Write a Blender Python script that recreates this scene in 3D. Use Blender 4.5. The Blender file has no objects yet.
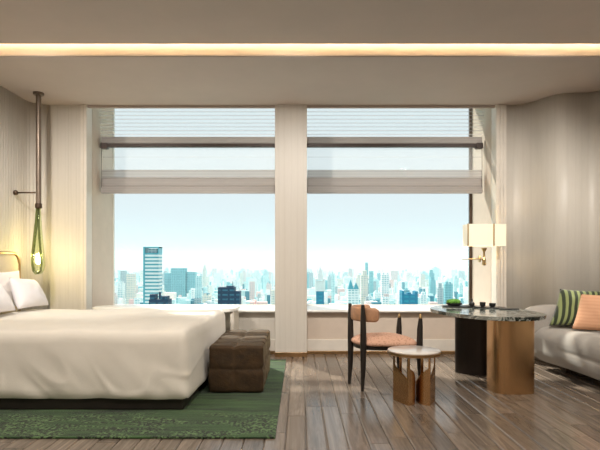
import bpy, bmesh, math, random
from mathutils import Vector, Matrix, noise
random.seed(7)
S = bpy.context.scene
COL = S.collection
PI = math.pi
EYE = 1.25
F = 500.0

def P(x, y, d):
    """photo pixel + distance -> point in the room (metres)"""
    return Vector(((x-300)*d/F, d, EYE-(y-262)*d/F))

# ------------------------------------------------------------------ helpers
def wloc(o):
    v = Vector((0, 0, 0))
    while o is not None:
        v += o.location
        o = o.parent
    return v

def build(name, bm, mat, parent=None, smooth=False, base=None, autosmooth=None):
    bmesh.ops.recalc_face_normals(bm, faces=bm.faces[:])
    me = bpy.data.meshes.new(name)
    if parent is not None:
        off = wloc(parent)
    elif base is not None:
        off = Vector(base)
    else:
        xs = [v.co for v in bm.verts]
        mn = Vector([min(c[i] for c in xs) for i in range(3)])
        mx = Vector([max(c[i] for c in xs) for i in range(3)])
        off = Vector(((mn.x+mx.x)/2, (mn.y+mx.y)/2, mn.z))
    for v in bm.verts:
        v.co -= off
    bm.to_mesh(me)
    bm.free()
    o = bpy.data.objects.new(name, me)
    COL.objects.link(o)
    if parent is not None:
        o.parent = parent
    else:
        o.location = off
    me.materials.append(mat)
    if smooth:
        for p in me.polygons:
            p.use_smooth = True
        if autosmooth:
            try:
                me.set_sharp_from_angle(angle=math.radians(autosmooth))
            except Exception:
                pass
    return o

def tag(o, label, cat, group=None, kind=None):
    if label: o['label'] = label
    if cat: o['category'] = cat
    if group: o['group'] = group
    if kind: o['kind'] = kind
    return o

def thing(name, label, cat, loc, group=None):
    o = bpy.data.objects.new(name, None)
    COL.objects.link(o)
    o.location = loc
    o.empty_display_size = .1
    return tag(o, label, cat, group)

def struct(name, bm, mat, **k):
    o = build(name, bm, mat, **k)
    o['kind'] = 'structure'
    return o

def NB(): return bmesh.new()

def box(bm, x0, x1, y0, y1, z0, z1, bev=0, seg=2):
    r = bmesh.ops.create_cube(bm, size=1)
    vs = r['verts']
    for v in vs:
        v.co = Vector((x0+(v.co.x+.5)*(x1-x0), y0+(v.co.y+.5)*(y1-y0), z0+(v.co.z+.5)*(z1-z0)))
    if bev:
        es = list({e for v in vs for e in v.link_edges})
        bmesh.ops.bevel(bm, geom=es, offset=bev, segments=seg, affect='EDGES', profile=.5)
    return bm

def prism(bm, pts, z0, z1, bev=0, seg=2, f0=1.0):
    """closed outline extruded upward; f0 scales the bottom outline about its centre"""
    n = len(pts)
    cx = sum(p[0] for p in pts)/n; cy = sum(p[1] for p in pts)/n
    a = [bm.verts.new((cx+(p[0]-cx)*f0, cy+(p[1]-cy)*f0, z0)) for p in pts]
    b = [bm.verts.new((p[0], p[1], z1)) for p in pts]
    fb = bm.faces.new(a[::-1]); ft = bm.faces.new(b)
    for i in range(n):
        bm.faces.new((a[i], a[(i+1) % n], b[(i+1) % n], b[i]))
    if bev:
        es = list(ft.edges)+list(fb.edges)
        bmesh.ops.bevel(bm, geom=es, offset=bev, segments=seg, affect='EDGES', profile=.5)
    return bm

def tube(bm, pts, radii, seg=14, cap=True):
    pts = [Vector(p) for p in pts]
    if not hasattr(radii, '__len__'): radii = [radii]*len(pts)
    rings = []
    up = None
    for i, p in enumerate(pts):
        t = (pts[min(i+1, len(pts)-1)]-pts[max(i-1, 0)]).normalized()
        if up is None:
            up = Vector((0, 0, 1)) if abs(t.z) < .9 else Vector((1, 0, 0))
        a = t.cross(up).normalized(); b = t.cross(a).normalized()
        up = a.cross(t).normalized()
        rings.append([bm.verts.new(p+(a*math.cos(2*PI*k/seg)+b*math.sin(2*PI*k/seg))*radii[i]) for k in range(seg)])
    for r, q in zip(rings, rings[1:]):
        for k in range(seg):
            bm.faces.new((r[k], r[(k+1) % seg], q[(k+1) % seg], q[k]))
    if cap:
        bm.faces.new(rings[0][::-1]); bm.faces.new(rings[-1])
    return bm

def lathe(bm, c, prof, seg=32, sx=1, sy=1):
    """prof: list of (radius, z) bottom to top"""
    rings = []
    for r, z in prof:
        if r < 1e-5:
            rings.append([bm.verts.new((c[0], c[1], c[2]+z))])
        else:
            rings.append([bm.verts.new((c[0]+r*sx*math.cos(2*PI*k/seg), c[1]+r*sy*math.sin(2*PI*k/seg), c[2]+z)) for k in range(seg)])
    for a, b in zip(rings, rings[1:]):
        for k in range(seg):
            k2 = (k+1) % seg
            if len(a) == 1 and len(b) > 1: bm.faces.new((a[0], b[k2], b[k]))
            elif len(b) == 1 and len(a) > 1: bm.faces.new((a[k], a[k2], b[0]))
            elif len(a) > 1: bm.faces.new((a[k], a[k2], b[k2], b[k]))
    if len(rings[0]) > 1: bm.faces.new(rings[0][::-1])
    if len(rings[-1]) > 1: bm.faces.new(rings[-1])
    return bm

def rbox(bm, x0, x1, y0, y1, z0, z1, r, n=(8, 8, 8), fn=None, omit_bottom=False):
    """box with soft round edges on a fine grid; fn(p) may move every point"""
    c = Vector(((x0+x1)/2, (y0+y1)/2, (z0+z1)/2))
    h = Vector(((x1-x0)/2, (y1-y0)/2, (z1-z0)/2))
    if not hasattr(r, '__len__'): r = (r, r, r)
    r = [min(r[i], h[i]*.999) for i in range(3)]
    def coords(i):
        k = 5
        inner = h[i]-r[i]
        a = [-h[i]+r[i]*(1-math.cos(j/k*PI/2)) for j in range(k)]
        m = [-inner+2*inner*j/n[i] for j in range(n[i]+1)]
        return a+m+[-x for x in a[::-1]]
    cs = [coords(i) for i in range(3)]
    N = [len(q)-1 for q in cs]
    cache = {}
    def V(i, j, k):
        key = (i, j, k)
        if key not in cache:
            p = Vector((cs[0][i], cs[1][j], cs[2][k]))
            q = Vector([max(-(h[a]-r[a]), min(h[a]-r[a], p[a])) for a in range(3)])
            d = Vector([(p[a]-q[a])/r[a] for a in range(3)])
            if d.length > 1e-6:
                m = max(abs(x) for x in d)
                d = d.normalized()*m
            p = q+Vector([d[a]*r[a] for a in range(3)])+c
            if fn: p = fn(p)
            cache[key] = bm.verts.new(p)
        return cache[key]
    for i in range(N[0]):
        for j in range(N[1]):
            if not omit_bottom: bm.faces.new((V(i, j, 0), V(i, j+1, 0), V(i+1, j+1, 0), V(i+1, j, 0)))
            bm.faces.new((V(i, j, N[2]), V(i+1, j, N[2]), V(i+1, j+1, N[2]), V(i, j+1, N[2])))
    for i in range(N[0]):
        for k in range(N[2]):
            bm.faces.new((V(i, 0, k), V(i+1, 0, k), V(i+1, 0, k+1), V(i, 0, k+1)))
            bm.faces.new((V(i, N[1], k), V(i, N[1], k+1), V(i+1, N[1], k+1), V(i+1, N[1], k)))
    for j in range(N[1]):
        for k in range(N[2]):
            bm.faces.new((V(0, j, k), V(0, j, k+1), V(0, j+1, k+1), V(0, j+1, k)))
            bm.faces.new((V(N[0], j, k), V(N[0], j+1, k), V(N[0], j+1, k+1), V(N[0], j, k+1)))
    return bm

def cushion(bm, TL, BL, BR, TR, thick, n=22, crease=.0, seed=0):
    TL, BL, BR, TR = map(Vector, (TL, BL, BR, TR))
    nrm = (BR-BL).cross(TL-BL).normalized()
    sides = []
    for s in (1, -1):
        g = []
        for i in range(n+1):
            row = []
            for j in range(n+1):
                u, v = i/n, j/n
                a, b = 2*u-1, 2*v-1
                # pinch the sides a little so the corners stand out
                a2 = a*(1-.05*(1-b*b)); b2 = b*(1-.05*(1-a*a))
                uu, vv = (a2+1)/2, (b2+1)/2
                p = (BL*(1-uu)+BR*uu)*(1-vv)+(TL*(1-uu)+TR*uu)*vv
                t = ((1-abs(a)**2.6)*(1-abs(b)**2.6))**.55*thick/2
                t += crease*noise.noise(Vector((a*2.5+seed, b*2.5, s*3)))*(1-a*a)*(1-b*b)
                row.append(p+nrm*t*s)
            g.append(row)
        sides.append(g)
    vs = {}
    def V(s, i, j):
        k = (0 if (i in (0, n) or j in (0, n)) else s, i, j)
        if k not in vs: vs[k] = bm.verts.new(sides[s][i][j])
        return vs[k]
    for i in range(n):
        for j in range(n):
            bm.faces.new((V(0, i, j), V(0, i+1, j), V(0, i+1, j+1), V(0, i, j+1)))
            bm.faces.new((V(1, i, j), V(1, i, j+1), V(1, i+1, j+1), V(1, i+1, j)))
    return bm

def chaikin(pts, it=3):
    for _ in range(it):
        out = []
        for i in range(len(pts)):
            a, b = pts[i], pts[(i+1) % len(pts)]
            out += [(a[0]*.75+b[0]*.25, a[1]*.75+b[1]*.25), (a[0]*.25+b[0]*.75, a[1]*.25+b[1]*.75)]
        pts = out
    return pts

def chaikin_open(pts, it=3):
    for _ in range(it):
        out = [pts[0]]
        for a, b in zip(pts, pts[1:]):
            out += [(a[0]*.75+b[0]*.25, a[1]*.75+b[1]*.25), (a[0]*.25+b[0]*.75, a[1]*.25+b[1]*.75)]
        pts = out+[pts[-1]]
    return pts

def ellipse(cx, cy, rx, ry, n=48, p=2.0, rot=0):
    o = []
    for k in range(n):
        t = 2*PI*k/n
        c, s = math.cos(t), math.sin(t)
        x = rx*math.copysign(abs(c)**(2/p), c); y = ry*math.copysign(abs(s)**(2/p), s)
        o.append((cx+x*math.cos(rot)-y*math.sin(rot), cy+x*math.sin(rot)+y*math.cos(rot)))
    return o

def wall_path(bm, front, back, z0, z1):
    """solid wall from a front polyline and a same-length back polyline"""
    prev = None
    first = None
    for f, b in zip(front, back):
        q = [bm.verts.new((f[0], f[1], z0)), bm.verts.new((f[0], f[1], z1)), bm.verts.new((b[0], b[1], z1)), bm.verts.new((b[0], b[1], z0))]
        if prev:
            for i in range(4):
                bm.faces.new((prev[i], prev[(i+1) % 4], q[(i+1) % 4], q[i]))
        else: bm.faces.new(q[::-1])
        prev = q
    bm.faces.new(prev)
    return bm

# ------------------------------------------------------------------ materials
def newmat(name):
    m = bpy.data.materials.new(name); m.use_nodes = True
    nt = m.node_tree
    return m, nt, nt.nodes['Principled BSDF'], nt.nodes['Material Output']

def setin(b, **k):
    for a, v in k.items():
        a = a.replace('_', ' ')
        if a in b.inputs: b.inputs[a].default_value = v

def c4(c): return (c[0], c[1], c[2], 1)

def coords(nt, scale=(1, 1, 1), kind='Object', rot=(0, 0, 0)):
    tc = nt.nodes.new('ShaderNodeTexCoord'); mp = nt.nodes.new('ShaderNodeMapping')
    mp.inputs['Scale'].default_value = scale; mp.inputs['Rotation'].default_value = rot
    nt.links.new(tc.outputs[kind], mp.inputs['Vector'])
    return mp.outputs['Vector']

def noise_tex(nt, vec, scale, detail=4, rough=.6, dist=0):
    n = nt.nodes.new('ShaderNodeTexNoise')
    n.inputs['Scale'].default_value = scale; n.inputs['Detail'].default_value = detail
    n.inputs['Roughness'].default_value = rough; n.inputs['Distortion'].default_value = dist
    nt.links.new(vec, n.inputs['Vector'])
    return n.outputs['Fac']

def ramp(nt, fac, stops, interp='LINEAR'):
    r = nt.nodes.new('ShaderNodeValToRGB'); r.color_ramp.interpolation = interp
    e = r.color_ramp.elements
    while len(e) < len(stops): e.new(.5)
    for q, (p, c) in zip(e, stops):
        q.position = p; q.color = c4(c) if hasattr(c, '__len__') else (c, c, c, 1)
    nt.links.new(fac, r.inputs['Fac'])
    return r.outputs['Color']

def mixc(nt, a, b, fac, mode='MIX'):
    m = nt.nodes.new('ShaderNodeMix'); m.data_type = 'RGBA'; m.blend_type = mode
    for sock, v in ((m.inputs[6], a), (m.inputs[7], b)):
        if hasattr(v, 'is_output') or hasattr(v, 'links'): nt.links.new(v, sock)
        else: sock.default_value = c4(v)
    if hasattr(fac, 'links'): nt.links.new(fac, m.inputs[0])
    else: m.inputs[0].default_value = fac
    return m.outputs[2]

def bump(nt, b, h, strength=.3, dist=.01):
    n = nt.nodes.new('ShaderNodeBump')
    n.inputs['Strength'].default_value = strength; n.inputs['Distance'].default_value = dist
    nt.links.new(h, n.inputs['Height']); nt.links.new(n.outputs['Normal'], b.inputs['Normal'])

def plain(name, c, rough=.6, metal=0, var=.12, vs=6, bumps=0, bs=60, **k):
    m, nt, b, o = newmat(name)
    v = coords(nt)
    f = noise_tex(nt, v, vs)
    col = ramp(nt, f, [(.3, [x*(1-var) for x in c]), (.7, [min(1, x*(1+var)) for x in c])])
    nt.links.new(col, b.inputs['Base Color'])
    setin(b, Roughness=rough, Metallic=metal, **k)
    if bumps: bump(nt, b, noise_tex(nt, v, bs), bumps)
    return m

def woodgrain(name, c1, c2, axis='Z', rough=.45, fine=90, bumps=.05, dist=1.2):
    m, nt, b, o = newmat(name)
    st = {'Z': (1, 1, .06), 'Y': (1, .06, 1), 'X': (.06, 1, 1)}[axis]
    v = coords(nt, st)
    f1 = noise_tex(nt, v, fine, 5, .65)
    f2 = noise_tex(nt, v, 5, 3, .5, dist)
    col = ramp(nt, f1, [(.3, c1), (.72, c2)])
    c = ramp(nt, f2, [(.35, (.97, .965, .96)), (.65, (1.0, 1.0, 1.0))])
    w = nt.nodes.new('ShaderNodeTexWave'); w.bands_direction = 'X'
    w.inputs['Scale'].default_value = 3.5; w.inputs['Distortion'].default_value = 6; w.inputs['Detail'].default_value = 3
    w.inputs['Detail Scale'].default_value = 1.3
    nt.links.new(v, w.inputs['Vector'])
    c2_ = ramp(nt, w.outputs['Fac'], [(.0, (.86, .85, .83)), (.25, (1, 1, 1))])
    col = mixc(nt, col, c, 1.0, 'MULTIPLY')
    col = mixc(nt, col, c2_, .25, 'MULTIPLY')
    nt.links.new(col, b.inputs['Base Color'])
    setin(b, Roughness=rough)
    bump(nt, b, f1, bumps, .005)
    return m

M = {}
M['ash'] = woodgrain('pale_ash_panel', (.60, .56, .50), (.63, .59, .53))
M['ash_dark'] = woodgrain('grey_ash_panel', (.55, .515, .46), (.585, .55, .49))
M['trim'] = plain('painted_trim', (.66, .61, .54), .45, var=.04)
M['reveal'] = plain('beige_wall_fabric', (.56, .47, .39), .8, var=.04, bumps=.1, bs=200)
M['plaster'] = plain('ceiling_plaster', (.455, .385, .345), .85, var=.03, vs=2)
M['cove'] = plain('cove_paint', (.80, .72, .60), .8, var=.02)
M['stone'] = plain('white_stone_sill', (.82, .80, .76), .22, var=.04, vs=4)
M['bronze'] = plain('brushed_bronze', (.52, .34, .18), .28, 1, var=.12, vs=14)
M['bronze_dark'] = plain('dark_bronze', (.10, .065, .045), .35, .8, var=.12, vs=14)
M['brass'] = plain('satin_brass', (.62, .44, .22), .3, 1, var=.08)
M['tube_bronze'] = plain('taupe_bronze', (.20, .155, .12), .4, .6, var=.08)
M['black_wood'] = woodgrain('black_stained_wood', (.012, .010, .009), (.030, .024, .020), rough=.35)
M['linen'] = plain('cream_linen', (.75, .705, .63), .85, var=.04, vs=3, bumps=.12, bs=140, Sheen_Weight=.2)
M['pillow'] = plain('white_pillow_cotton', (.80, .77, .79), .85, var=.03, vs=3, bumps=.08, bs=150)
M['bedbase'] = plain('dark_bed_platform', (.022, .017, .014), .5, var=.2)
M['headboard'] = plain('beige_headboard_fabric', (.58, .50, .38), .8, var=.05, bumps=.2, bs=160)
M['sofa'] = plain('grey_sofa_fabric', (.36, .33, .295), .9, var=.06, vs=5, bumps=.15, bs=180, Sheen_Weight=.25)
M['black_ceramic'] = plain('black_ceramic', (.02, .02, .02), .3, var=.2)
M['moss'] = plain('green_moss', (.10, .26, .03), .9, var=.5, vs=60, bumps=.6, bs=120)
M['rail'] = plain('dark_brown_rail', (.06, .040, .034), .5, var=.1)

# bronze of the table legs: brushed vertically
def brushed(name, c, rough):
    m, nt, b, o = newmat(name)
    v = coords(nt, (1, 1, .02))
    f = noise_tex(nt, v, 120, 3)
    nt.links.new(ramp(nt, f, [(.3, [x*.93 for x in c]), (.7, [min(1, x*1.05) for x in c])]), b.inputs['Base Color'])
    setin(b, Metallic=1, Roughness=rough)
    return m
M['leg_bronze'] = brushed('brushed_bronze_sheet', (.66, .42, .215), .27)
M['leg_black'] = brushed('blackened_steel_sheet', (.055, .048, .045), .34)

# floor
def floor_mat():
    m, nt, b, o = newmat('oiled_walnut_planks')
    at = nt.nodes.new('ShaderNodeAttribute'); at.attribute_name = 'tone'
    tc = nt.nodes.new('ShaderNodeTexCoord')
    add = nt.nodes.new('ShaderNodeVectorMath'); add.operation = 'ADD'
    sc = nt.nodes.new('ShaderNodeVectorMath'); sc.operation = 'SCALE'; sc.inputs['Scale'].default_value = 9
    nt.links.new(at.outputs['Color'], sc.inputs[0])
    nt.links.new(tc.outputs['Object'], add.inputs[0]); nt.links.new(sc.outputs[0], add.inputs[1])
    mp = nt.nodes.new('ShaderNodeMapping'); mp.inputs['Scale'].default_value = (1, .07, 1)
    nt.links.new(add.outputs[0], mp.inputs['Vector'])
    f1 = noise_tex(nt, mp.outputs[0], 55, 6, .7)
    f2 = noise_tex(nt, mp.outputs[0], 12, 3, .5, 1.5)
    col = ramp(nt, f1, [(.25, (.125, .094, .072)), (.8, (.235, .188, .150))])
    col = mixc(nt, col, ramp(nt, f2, [(.35, .72), (.65, 1.1)]), 1, 'MULTIPLY')
    col = mixc(nt, col, ramp(nt, at.outputs['Fac'], [(0, .72), (1, 1.22)]), 1, 'MULTIPLY')
    nt.links.new(col, b.inputs['Base Color'])
    nt.links.new(ramp(nt, f1, [(.2, .13), (.8, .26)]), b.inputs['Roughness'])
    bump(nt, b, f1, .06, .004)
    return m
M['floor'] = floor_mat()

def rug_mat():
    m, nt, b, o = newmat('green_carved_rug_pile')
    v = coords(nt)
    vs_ = coords(nt, (1, 3.2, 1))
    fine = noise_tex(nt, v, 150, 3, .8)
    big = noise_tex(nt, vs_, 1.6, 5, .6, 1.6)
    band = noise_tex(nt, coords(nt, (.35, 4.0, 1)), 2.2, 3, .6, .8)
    vor = nt.nodes.new('ShaderNodeTexVoronoi'); vor.inputs['Scale'].default_value = 25
    nt.links.new(v, vor.inputs['Vector'])
    base = ramp(nt, band, [(.40, (.010, .034, .009)), (.58, (.040, .100, .026))])
    sp = ramp(nt, noise_tex(nt, coords(nt, (1, .8, 1)), 48, 2, .5), [(.42, (.003, .011, .003)), (.50, (.022, .056, .016)), (.58, (.105, .190, .07))])
    mask = ramp(nt, big, [(.45, 0.0), (.49, 1.0)], 'LINEAR')
    # the loop-pile border runs along the near side of the rug
    sx = nt.nodes.new('ShaderNodeSeparateXYZ'); tc = nt.nodes.new('ShaderNodeTexCoord')
    nt.links.new(tc.outputs['Object'], sx.inputs[0])
    bm_ = nt.nodes.new('ShaderNodeMath'); bm_.operation = 'MULTIPLY_ADD'; bm_.inputs[1].default_value = -7; bm_.inputs[2].default_value = -5.6
    nt.links.new(sx.outputs['Y'], bm_.inputs[0])
    cl = nt.nodes.new('ShaderNodeClamp'); nt.links.new(bm_.outputs[0], cl.inputs[0])
    mm = nt.nodes.new('ShaderNodeMath'); mm.operation = 'MULTIPLY'
    nt.links.new(mask, mm.inputs[0]); nt.links.new(cl.outputs[0], mm.inputs[1])
    col = mixc(nt, base, sp, mm.outputs[0])
    lines = ramp(nt, noise_tex(nt, coords(nt, (.25, 6, 1)), 1.7, 2, .5, .6), [(.485, 1.0), (.500, .12), (.515, 1.0)])
    col = mixc(nt, col, lines, .8, 'MULTIPLY')
    col = mixc(nt, col, ramp(nt, fine, [(.3, .75), (.7, 1.2)]), 1, 'MULTIPLY')
    nt.links.new(col, b.inputs['Base Color'])
    setin(b, Roughness=.95, Sheen_Weight=.15)
    bump(nt, b, fine, .5, .01)
    return m
M['rug'] = rug_mat()

def velvet(name, c):
    m, nt, b, o = newmat(name)
    v = coords(nt)
    f = noise_tex(nt, v, 7, 5, .65, .8)
    nt.links.new(ramp(nt, f, [(.3, [x*.6 for x in c]), (.7, [x*1.5 for x in c])]), b.inputs['Base Color'])
    setin(b, Roughness=.8, Sheen_Weight=.25, Sheen_Roughness=.35)
    b.inputs['Sheen Tint'].default_value = (.62, .48, .26, 1)
    bump(nt, b, noise_tex(nt, v, 30, 4), .35, .02)
    return m
M['velvet'] = velvet('brown_velvet', (.044, .022, .006))

def peach(name):
    m, nt, b, o = newmat(name)
    v = coords(nt)
    vor = nt.nodes.new('ShaderNodeTexVoronoi'); vor.inputs['Scale'].default_value = 42
    nt.links.new(v, vor.inputs['Vector'])
    nt.links.new(ramp(nt, vor.outputs['Distance'], [(.1, (.48, .24, .16)), (.45, (.70, .42, .30))]), b.inputs['Base Color'])
    setin(b, Roughness=.85)
    bump(nt, b, vor.outputs['Distance'], .3, .006)
    return m
M['peach'] = peach('peach_dotted_weave')
M['leather'] = plain('tan_leather', (.47, .25, .14), .5, var=.2, vs=14)
M['seam'] = plain('dark_stitching', (.08, .04, .025), .8)

def marble():
    m, nt, b, o = newmat('black_white_veined_marble')
    v = coords(nt, rot=(0, 0, .7))
    f = noise_tex(nt, v, 5.5, 7, .62, 1.8)
    g = noise_tex(nt, v, 2.2, 4, .5, 1.2)
    col = ramp(nt, f, [(.38, (.012, .020, .016)), (.48, (.04, .055, .045)), (.53, (.60, .62, .57)), (.58, (.06, .08, .07)), (.72, (.50, .53, .47))])
    col = mixc(nt, col, (.40, .42, .38), ramp(nt, g, [(.45, 0.0), (.7, .75)]))
    nt.links.new(col, b.inputs['Base Color'])
    setin(b, Roughness=.12)
    return m
M['marble'] = marble()
M['cream_stone'] = plain('cream_stone_top', (.68, .62, .57), .18, var=.1, vs=9)

def stripes():
    m, nt, b, o = newmat('green_striped_velvet')
    w = nt.nodes.new('ShaderNodeTexWave'); w.bands_direction = 'X'
    w.inputs['Scale'].default_value = 6.6; w.inputs['Distortion'].default_value = .3
    nt.links.new(coords(nt, rot=(0, -.28, 0)), w.inputs['Vector'])
    nt.links.new(ramp(nt, w.outputs['Fac'], [(.42, (.018, .028, .010)), (.62, (.22, .26, .10))]), b.inputs['Base Color'])
    setin(b, Roughness=.85, Sheen_Weight=.3)
    bump(nt, b, w.outputs['Fac'], .6, .01)
    return m
M['stripes'] = stripes()

def peachline():
    m, nt, b, o = newmat('apricot_ribbed_cotton')
    w = nt.nodes.new('ShaderNodeTexWave'); w.bands_direction = 'Z'
    w.inputs['Scale'].default_value = 9; w.inputs['Distortion'].default_value = 1.2; w.inputs['Detail'].default_value = 3
    nt.links.new(coords(nt), w.inputs['Vector'])
    nt.links.new(ramp(nt, w.outputs['Fac'], [(.1, (.57, .30, .175)), (.6, (.61, .335, .20))]), b.inputs['Base Color'])
    setin(b, Roughness=.85)
    bump(nt, b, w.outputs['Fac'], .12, .004)
    return m
M['apricot'] = peachline()

def sheer(name, c, alpha, lines=0, lcol=None, lalpha=.85, scale=20, transl=.6):
    """see-through woven fabric, with denser horizontal pleat lines"""
    m, nt, b, o = newmat(name)
    nt.nodes.remove(b)
    d = nt.nodes.new('ShaderNodeBsdfDiffuse'); t = nt.nodes.new('ShaderNodeBsdfTranslucent'); tr = nt.nodes.new('ShaderNodeBsdfTransparent')
    d.inputs[0].default_value = c4(c); t.inputs[0].default_value = c4(c)
    m1 = nt.nodes.new('ShaderNodeMixShader'); m1.inputs[0].default_value = transl
    nt.links.new(d.outputs[0], m1.inputs[1]); nt.links.new(t.outputs[0], m1.inputs[2])
    m2 = nt.nodes.new('ShaderNodeMixShader')
    nt.links.new(tr.outputs[0], m2.inputs[1]); nt.links.new(m1.outputs[0], m2.inputs[2])
    m2.inputs[0].default_value = alpha
    if lines:
        v = coords(nt)
        w = nt.nodes.new('ShaderNodeTexWave'); w.bands_direction = 'Z'
        w.inputs['Scale'].default_value = scale; w.inputs['Distortion'].default_value = .15
        nt.links.new(v, w.inputs['Vector'])
        col = ramp(nt, w.outputs['Fac'], [(.45, (alpha,)*3), (.9, (lalpha,)*3)])
        nt.links.new(col, m2.inputs[0])
    nt.links.new(m2.outputs[0], o.inputs['Surface'])
    return m
M['sheer'] = sheer('sheer_pleated_fabric', (.72, .67, .64), .10, 1, lalpha=.38, scale=6.3)
M['sheer2'] = sheer('sheer_plain_fabric', (.75, .72, .70), .12)
M['fold'] = sheer('folded_taupe_fabric', (.52, .475, .455), .82, 1, lalpha=.97, scale=13, transl=.45)
M['shade_lamp'] = None

def glass_thin(name, tint=(1, 1, 1), refl=.05, rough=.0):
    m, nt, b, o = newmat(name)
    nt.nodes.remove(b)
    tr = nt.nodes.new('ShaderNodeBsdfTransparent'); tr.inputs[0].default_value = c4(tint)
    g = nt.nodes.new('ShaderNodeBsdfGlossy'); g.inputs['Roughness'].default_value = rough
    fr = nt.nodes.new('ShaderNodeLayerWeight'); fr.inputs['Blend'].default_value = .12
    mu = nt.nodes.new('ShaderNodeMath'); mu.operation = 'MULTIPLY_ADD'; mu.inputs[1].default_value = .25; mu.inputs[2].default_value = refl
    nt.links.new(fr.outputs['Fresnel'], mu.inputs[0])
    mx = nt.nodes.new('ShaderNodeMixShader')
    nt.links.new(mu.outputs[0], mx.inputs[0]); nt.links.new(tr.outputs[0], mx.inputs[1]); nt.links.new(g.outputs[0], mx.inputs[2])
    nt.links.new(mx.outputs[0], o.inputs['Surface'])
    return m
M['glass'] = glass_thin('window_glass', (.97, .99, .99), .0)
M['green_glass'] = glass_thin('green_lamp_glass', (.50, .56, .36), .10, .05)
M['clear_glass'] = glass_thin('clear_lamp_glass', (.84, .89, .72), .08, .02)

def emit(name, c, s, trans=None):
    m, nt, b, o = newmat(name)
    b.inputs['Base Color'].default_value = c4(c)
    b.inputs['Emission Color'].default_value = c4(c)
    b.inputs['Emission Strength'].default_value = s
    setin(b, Roughness=.7)
    return m
M['bulb'] = emit('warm_lamp_bulb', (1, .78, .45), 14)
M['lampshade'] = emit('lit_linen_lampshade', (.80, .71, .55), .28)

# ------------------------------------------------------------------ room shell
WY = 6.6        # window-wall plane
CZ = 3.32       # low ceiling
UZ = 3.40       # higher ceiling over the room
LX, RX = -3.52, 3.70

# floor: real bevelled planks in one mesh
bm = NB()
tone = bm.loops.layers.float_color.new('tone')
pw = .1456
k0 = int(-3.9/pw)-1; k1 = int(4.0/pw)+1
rnd = random.Random(3)
for k in range(k0, k1+1):
    xa = .041+k*pw; xb = xa+pw
    y = -1.7-rnd.random()*1.2
    while y < 6.9:
        L = rnd.choice((.9, 1.15, 1.4))
        y2 = min(y+L, 6.9)
        if y2-y < .05: break
        g = .0018; bv = .009
        x0, x1, a, c = xa+g, xb-g, y+.0015, y2-.0015
        t = rnd.random()
        top = [bm.verts.new(p) for p in ((x0+bv, a+.002, 0), (x1-bv, a+.002, 0), (x1-bv, c-.002, 0), (x0+bv, c-.002, 0))]
        mid = [bm.verts.new(p) for p in ((x0, a, -.006), (x1, a, -.006), (x1, c, -.006), (x0, c, -.006))]
        bot = [bm.verts.new(p) for p in ((x0, a, -.012), (x1, a, -.012), (x1, c, -.012), (x0, c, -.012))]
        fs = [bm.faces.new(top)]
        for q, r in ((mid, top), (bot, mid)):
            for i in range(4):
                fs.append(bm.faces.new((q[i], q[(i+1) % 4], r[(i+1) % 4], r[i])))
        for f_ in fs:
            for l in f_.loops: l[tone] = (t, rnd.random()*.2+t*.8, t, 1)
        y = y2
# sub floor under the joints
r = bmesh.ops.create_cube(bm, size=1)
for v in r['verts']:
    v.co = Vector((v.co.x*7.9+.1, v.co.y*10.4+2.0, v.co.z*.1-.062))
for f_ in {f for v in r['verts'] for f in v.link_faces}:
    for l in f_.loops: l[tone] = (0, 0, 0, 1)
floor = struct('floor', bm, M['floor'], base=(0, 0, 0))

# left wall, fluted wood, turning round the corner
front = []; back = []
y = -1.6
while y < 6.36:
    w = .055
    for j in range(6):
        front.append((LX+.007*abs(math.sin(PI*j/6)), y+w*j/6)); back.append((LX-.15, y+w*j/6))
    y += w
yy = y
R = WY-yy
for j in range(0, 41):
    a = j/40*PI/2
    rr = R-.006*abs(math.sin(PI*(j % 6)/6))
    cx, cy = LX+R, WY-R
    front.append((cx-rr*math.cos(a), cy+rr*math.sin(a)))
    back.append((cx-(R+.15)*math.cos(a), cy+(R+.15)*math.sin(a)))
struct('wall_left', wall_path(NB(), front, back, 0, 3.6), M['ash'], base=(LX, 3, 0), smooth=True)

bm = NB(); box(bm, LX+R, -2.885, WY, WY+.15, 0, CZ)
for x in (-3.21, -3.06, -2.95):      # thin grooves
    box(bm, x, x+.004, WY-.003, WY+.0, 0, CZ)
struct('wall_back', bm, M['ash'], base=(-3.1, WY, 0))

# vertical trims beside the window niche
bm = NB(); box(bm, -2.885, -2.845, WY-.03, WY+.1, 0, CZ, .008); box(bm, -2.842, -2.80, WY-.045, WY+.14, 0, CZ, .012)
struct('trim_1', bm, M['trim'])
bm = NB(); box(bm, 2.574, 2.625, WY-.045, WY+.14, 0, CZ, .012); box(bm, 2.628, 2.675, WY-.03, WY+.1, 0, CZ, .008); box(bm, 2.678, 2.72, WY-.02, WY+.1, 0, CZ, .006)
struct('trim_2', bm, M['trim'])

# right wall: a wave of pale wood
pts = [(2.72, 6.6), (2.86, 6.60), (3.0, 6.50), (3.10, 6.27), (3.22, 6.13), (3.40, 6.11), (3.56, 6.11), (3.64, 6.0), (3.69, 5.75), (RX, 5.4), (RX, 3), (RX, -1.6)]
fr = chaikin_open(pts, 3)
bk = []
for i, p in enumerate(fr):
    a = Vector(fr[max(i-1, 0)]); b = Vector(fr[min(i+1, len(fr)-1)])
    t = (b-a).normalized(); nrm = Vector((-t.y, t.x))
    bk.append((p[0]+nrm.x*.12, p[1]+nrm.y*.12))
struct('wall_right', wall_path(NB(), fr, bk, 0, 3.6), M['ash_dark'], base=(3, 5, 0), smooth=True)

bm = NB(); box(bm, LX-.2, RX+.3, -1.65, -1.5, 0, 3.6); struct('wall_rear', bm, M['reveal'], base=(0, -1.5, 0))
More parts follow.
